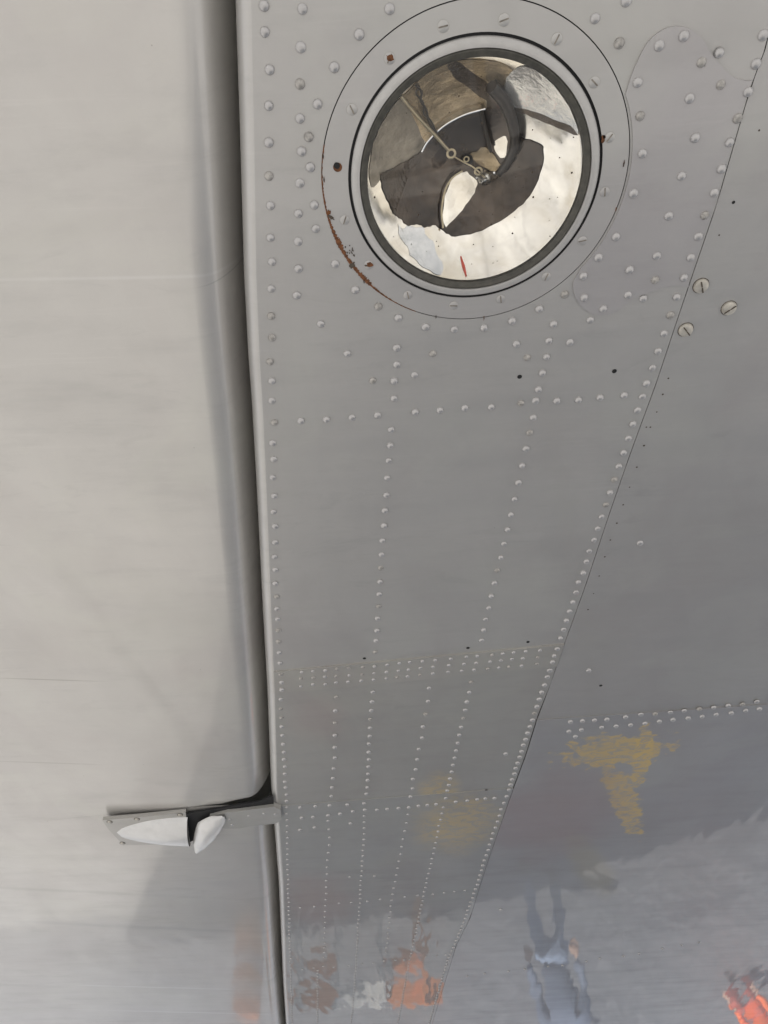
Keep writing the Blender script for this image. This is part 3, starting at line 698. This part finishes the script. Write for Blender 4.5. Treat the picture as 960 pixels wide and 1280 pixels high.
# half-teardrop blister
bm = bmesh.new(); rows = []
for i in range(17):
    t = i / 16
    xc = 146 + (236 - 146) * t
    yu = 1040.5 - 19 * math.sin(t * math.pi / 2) ** .62 ; yl = 1040.5 + 13.5 * math.sin(t * math.pi / 2) ** .42
    a, b = W(xc - 1.5 * t, yu, .006), W(xc + 2.5 * t, yl, .006); cc = (a + b) / 2; hf = (b - a) / 2
    hgt = .026 * math.sin(t * math.pi / 2) ** .8 + .0005
    rows.append([bm.verts.new(cc + hf * math.cos(math.pi - math.pi * k / 12) + Vector((0, 0, -hgt * math.sin(math.pi * k / 12)))) for k in range(13)])
for a, b in zip(rows, rows[1:]):
    for k in range(12): bm.faces.new((a[k], a[k + 1], b[k + 1], b[k]))
blister = hobj('fairing', bm, M['fair'], True, 70)
# dark mouth just behind the blister, and the hinge slot
a = [rows_ for rows_ in ()]
hobj('hinge_slot', sheet_bm([[W(x, y, .004) for x, y in [(232, 1018), (262, 1012.5), (300, 1006), (325, 1002), (341, 995), (343, 1014), (300, 1017), (262, 1032), (243, 1050), (237, 1053)]]], .004), M['dark'])
# arm reaching from the wing to the hinge
armp = [(262, 1021), (284, 1015.5), (300, 1014), (342, 1008.5), (351, 1011.5), (352.5, 1024), (345, 1029.5), (312, 1033), (300, 1035.5), (281, 1036), (270, 1032)]
ab = sheet_bm([[W(x, y, .012) for x, y in armp]], .012)
arm = hobj('hinge_arm', ab, M['arm'])
fb_ = sheet_bm([[W(x, y, .0135) for x, y in [(301, 1013.8), (342, 1008.6), (350.5, 1011.8), (351.5, 1022), (344, 1028.6), (303, 1033)]]], .0016)
hobj('arm_plate', fb_, M['arm'])
# bright horn curling down from the arm
bm = bmesh.new(); rows = []
spine = [((279, 1020), 1.5), ((272, 1024), 12), ((262, 1033), 17.5), ((256, 1044), 15.5), ((250, 1055), 10.5), ((245.5, 1065.5), 2.2)]
import itertools
sp = smooth_line([s[0] for s in spine], 4)
for i, (x, y) in enumerate(sp):
    t = i / (len(sp) - 1) * (len(spine) - 1); k = min(int(t), len(spine) - 2); wd = spine[k][1] + (spine[k + 1][1] - spine[k][1]) * (t - k)
    dx, dy = .83, .5
    p0, p1 = W(x - dx * wd, y - dy * wd * .55, .016), W(x + dx * wd, y + dy * wd * .35, .016)
    cc = (p0 + p1) / 2; hf = (p1 - p0) / 2; hg = hf.length * .75
    rows.append([bm.verts.new(cc + hf * math.cos(math.pi - math.pi * k2 / 12) + Vector((0, 0, -hg * math.sin(math.pi * k2 / 12)))) for k2 in range(13)])
for a, b in zip(rows, rows[1:]):
    for k in range(12): bm.faces.new((a[k], a[k + 1], b[k + 1], b[k]))
horn = hobj('hinge_horn', bm, M['fair'], True, 70)
def hscrew(x, y, r, pr, host, m='screw'):
    p = W(x, y, pr); from_bm('screw', lathe_bm(p.x, p.y, [(r, p.z + .0003), (r * .9, p.z - .0009), (0, p.z - .0014)], 14), M[m], host, True)
    from_bm('screw_ring', lathe_bm(p.x, p.y, [(r * 1.25, p.z - .0001), (r, p.z - .0002)], 14), M['slot'], host) if m == 'screw' else None  # dark ring round the screw head
for x, y in [(137, 1027.5), (171, 1024), (225, 1018.5), (153, 1054)]: hscrew(x, y, .0062, .0065, hinge)
for x, y in [(287, 1024.5), (311, 1020), (330, 1017), (344, 1018), (290, 1031)]: hscrew(x, y, .0045, .0140 if x > 300 else .0125, hinge, 'rivet')

# ---------------------------------------------------------------- people on the apron (the glossy paint mirrors them)
def G(x, y, h=0.0):
    """place on the apron whose mirror image in the wing's underside shows at pixel x, y"""
    r = R @ Vector(((x - 480) / F, (y - 640) / F, 1)); t = (2 * ZW - h - CAMZ) / r.z
    return Vector((r.x * t, r.y * t, 0))
def skin_obj(name, verts, edges, radii, m, parent, root=0, sub=2):
    me = bpy.data.meshes.new(name); me.from_pydata(verts, edges, []); o = link(name, me, m)
    md = o.modifiers.new('skin', 'SKIN')
    sv = me.skin_vertices[0] if me.skin_vertices else None
    if sv is None: me.attributes; 
    for i, r in enumerate(radii):
        rr = r if isinstance(r, tuple) else (r, r)
        me.skin_vertices[0].data[i].radius = rr; me.skin_vertices[0].data[i].use_root = (i == root)
    ss = o.modifiers.new('sub', 'SUBSURF'); ss.levels = ss.render_levels = sub
    o.parent = parent
    return o
M['face'] = plain('skin_tone', (.50, .32, .23), .5, 0, .08)
M['hair'] = plain('hair_brown', (.05, .035, .025), .6, 0, .4)
M['shoe'] = plain('shoe_black', (.02, .02, .022), .4, 0, .3)
def person(loc, rz, jacket, trousers, label, step=.12, arm=.25, crouch=False):
    t = empty('person', loc); t.rotation_euler = (0, 0, rz); tag(t, label, 'person', 'people standing on the apron')
    mj = plain('jacket_cloth', jacket, .75, 0, .12, 30, .4, bd=.006); mt = plain('trouser_cloth', trousers, .8, 0, .15, 30, .4, bd=.006)
    skin_obj('body', [(0, 0, 1.42), (0, .005, 1.50), (0, .02, 1.58), (0, .03, 1.66), (0, .02, 1.74), (0, .09, 1.63)], [(0, 1), (1, 2), (2, 3), (3, 4), (2, 5)], [.06, .055, .072, .088, .06, .018], M['face'], t)
    skin_obj('hair', [(0, -.01, 1.60), (0, -.015, 1.70), (0, .01, 1.765)], [(0, 1), (1, 2)], [.07, .090, .06], M['hair'], t)
    V = [(0, 0, .92), (0, 0, 1.08), (0, .01, 1.26), (0, 0, 1.42)]; E_ = [(0, 1), (1, 2), (2, 3)]; Rr = [(.17, .12), (.155, .11), (.185, .13), (.09, .08)]
    for s_ in (-1, 1):
        k = len(V); V += [(s_ * .18, 0, 1.40), (s_ * .24, -.02, 1.14), (s_ * .23, arm * .6, .93)]; E_ += [(3, k), (k, k + 1), (k + 1, k + 2)]; Rr += [.075, .052, .040]
    skin_obj('jacket', V, E_, Rr, mj, t)
    V = [(0, 0, .96), (0, 0, .86)]; E_ = [(0, 1)]; Rr = [(.165, .12), (.16, .12)]
    for s_ in (-1, 1):
        k = len(V); V += [(s_ * .10, .01, .76), (s_ * .115, s_ * step * .5 + .02, .48), (s_ * .12, s_ * step, .10)]; E_ += [(1, k), (k, k + 1), (k + 1, k + 2)]; Rr += [.085, .062, .055]
    skin_obj('trousers', V, E_, Rr, mt, t)
    for s_ in (-1, 1):
        skin_obj('shoe', [(s_ * .12, s_ * step - .04, .06), (s_ * .12, s_ * step + .08, .045), (s_ * .125, s_ * step + .17, .035)], [(0, 1), (1, 2)], [(.048, .055), (.048, .042), (.042, .03)], M['shoe'], t)
        hx, hy = s_ * .23, arm * .6
        hv = [(hx, hy + .01, .92), (hx, hy + .03, .86)]; he = [(0, 1)]; hr = [.028, .034]
        for q in range(4):
            k = len(hv); ox = (q - 1.5) * .018
            hv += [(hx + ox, hy + .045, .82), (hx + ox, hy + .065, .775 + .006 * abs(q - 1.5))]; he += [(1, k), (k, k + 1)]; hr += [.009, .0075]
        k = len(hv); hv += [(hx - s_ * .035, hy + .05, .86), (hx - s_ * .045, hy + .065, .825)]; he += [(1, k), (k, k + 1)]; hr += [.011, .009]
        skin_obj('hand', hv, he, hr, M['face'], t, 0, 1)
    if crouch:                                   # squatting: the upper body sinks and the knees come forward
        for o in list(t.children):
            me = o.data
            if o.name.startswith('trousers'):
                for v, co in zip(me.vertices, [(0, 0, .42), (0, .02, .34), (-.13, .30, .50), (-.14, .34, .36), (-.12, .20, .10), (.13, .30, .50), (.14, .34, .36), (.12, .20, .10)]): v.co = co
            elif not o.name.startswith('shoe'): o.location.z -= .56
    return t
OR = (.90, .16, .02)
person(G(930, 1216), 2.3, OR, (.55, .10, .06), 'person in bright orange jacket and red trousers squatting on the apron', .14, .45, True)
person(G(683, 1262), 3.4, (.75, .75, .74), (.50, .09, .07), 'person in white jacket and red trousers standing on the apron', .1, .2)
person(G(672, 1085), 2.9, (.15, .19, .27), (.30, .38, .52), 'person in dark blue jacket and blue jeans standing under the wing', .16, .2)
M['white'] = plain('post_white', (.72, .72, .70), .5, 0, .08); M['orange'] = plain('board_orange', (.78, .26, .07), .5, 0, .12, 12)
bl, br_ = G(365, 1132), G(548, 1126); bd_ = (br_ - bl).normalized(); bw = (br_ - bl).length
bar = empty('road_barrier', (bl + br_) / 2); bar.rotation_euler = (0, 0, math.atan2(bd_.y, bd_.x))
tag(bar, 'orange and white plank barrier standing on the apron ahead of the wing', 'barrier')
def sub(name, bm, m, par, bev=.004):
    bmesh.ops.bevel(bm, geom=list(bm.edges), offset=bev, segments=1, affect='EDGES') if bev else None
    me = bpy.data.meshes.new(name); bm.to_mesh(me); bm.free(); o = link(name, me, m); o.parent = par; return o
for xx, mm in ((-.33, 'white'), (.17, 'white'), (.62, 'orange'), (-.72, 'white')):
    sub('post', box_bm((xx - .03, -.03, .04), (xx + .03, .03, 1.02)), M[mm], bar)
    sub('foot', box_bm((xx - .05, -.28, 0), (xx + .05, .28, .045)), M['cable'], bar)
for x0, x1, z0, mm in ((-.80, -.36, .80, 'orange'), (-.30, .14, .80, 'white'), (.20, .80, .80, 'orange'), (-.80, -.36, .48, 'orange'), (.20, .58, .50, 'orange')):
    sub('board', box_bm((x0, .031, z0), (x1, .055, z0 + .2)), M[mm], bar)
def barrel(loc, label):
    t = empty('added_barrel', loc); tag(t, label, 'barrel')
    prof = [(.30, 0, 'cable'), (.27, .10, 'orange'), (.255, .32, 'orange'), (.235, .42, 'white'), (.225, .58, 'orange'), (.205, .70, 'white'), (.195, .84, 'orange'), (.16, .98, 'orange')]
    for (r0, z0, m0), (r1, z1, _) in zip(prof, prof[1:]):
        me = bpy.data.meshes.new('band'); bm = lathe_bm(0, 0, [(r0 - .012, z0 + .001), (r0, z0 + .002), (r1 + .006, z1 - .004), (r1 - .01, z1)], 32); bm.to_mesh(me); bm.free()
        for p in me.polygons: p.use_smooth = True
        o = link('band', me, M[m0]); o.parent = t
    me = bpy.data.meshes.new('lid'); bm = lathe_bm(0, 0, [(.165, .978), (.15, 1.0), (0, 1.005)], 32); bm.to_mesh(me); bm.free()
    o = link('lid', me, M['orange']); o.parent = t
    return t
barrel(G(310, 1150), 'added orange and white barrel, out of view, tinting the flap reflection')  # unseen barrel added so its mirror image tints the flap orange
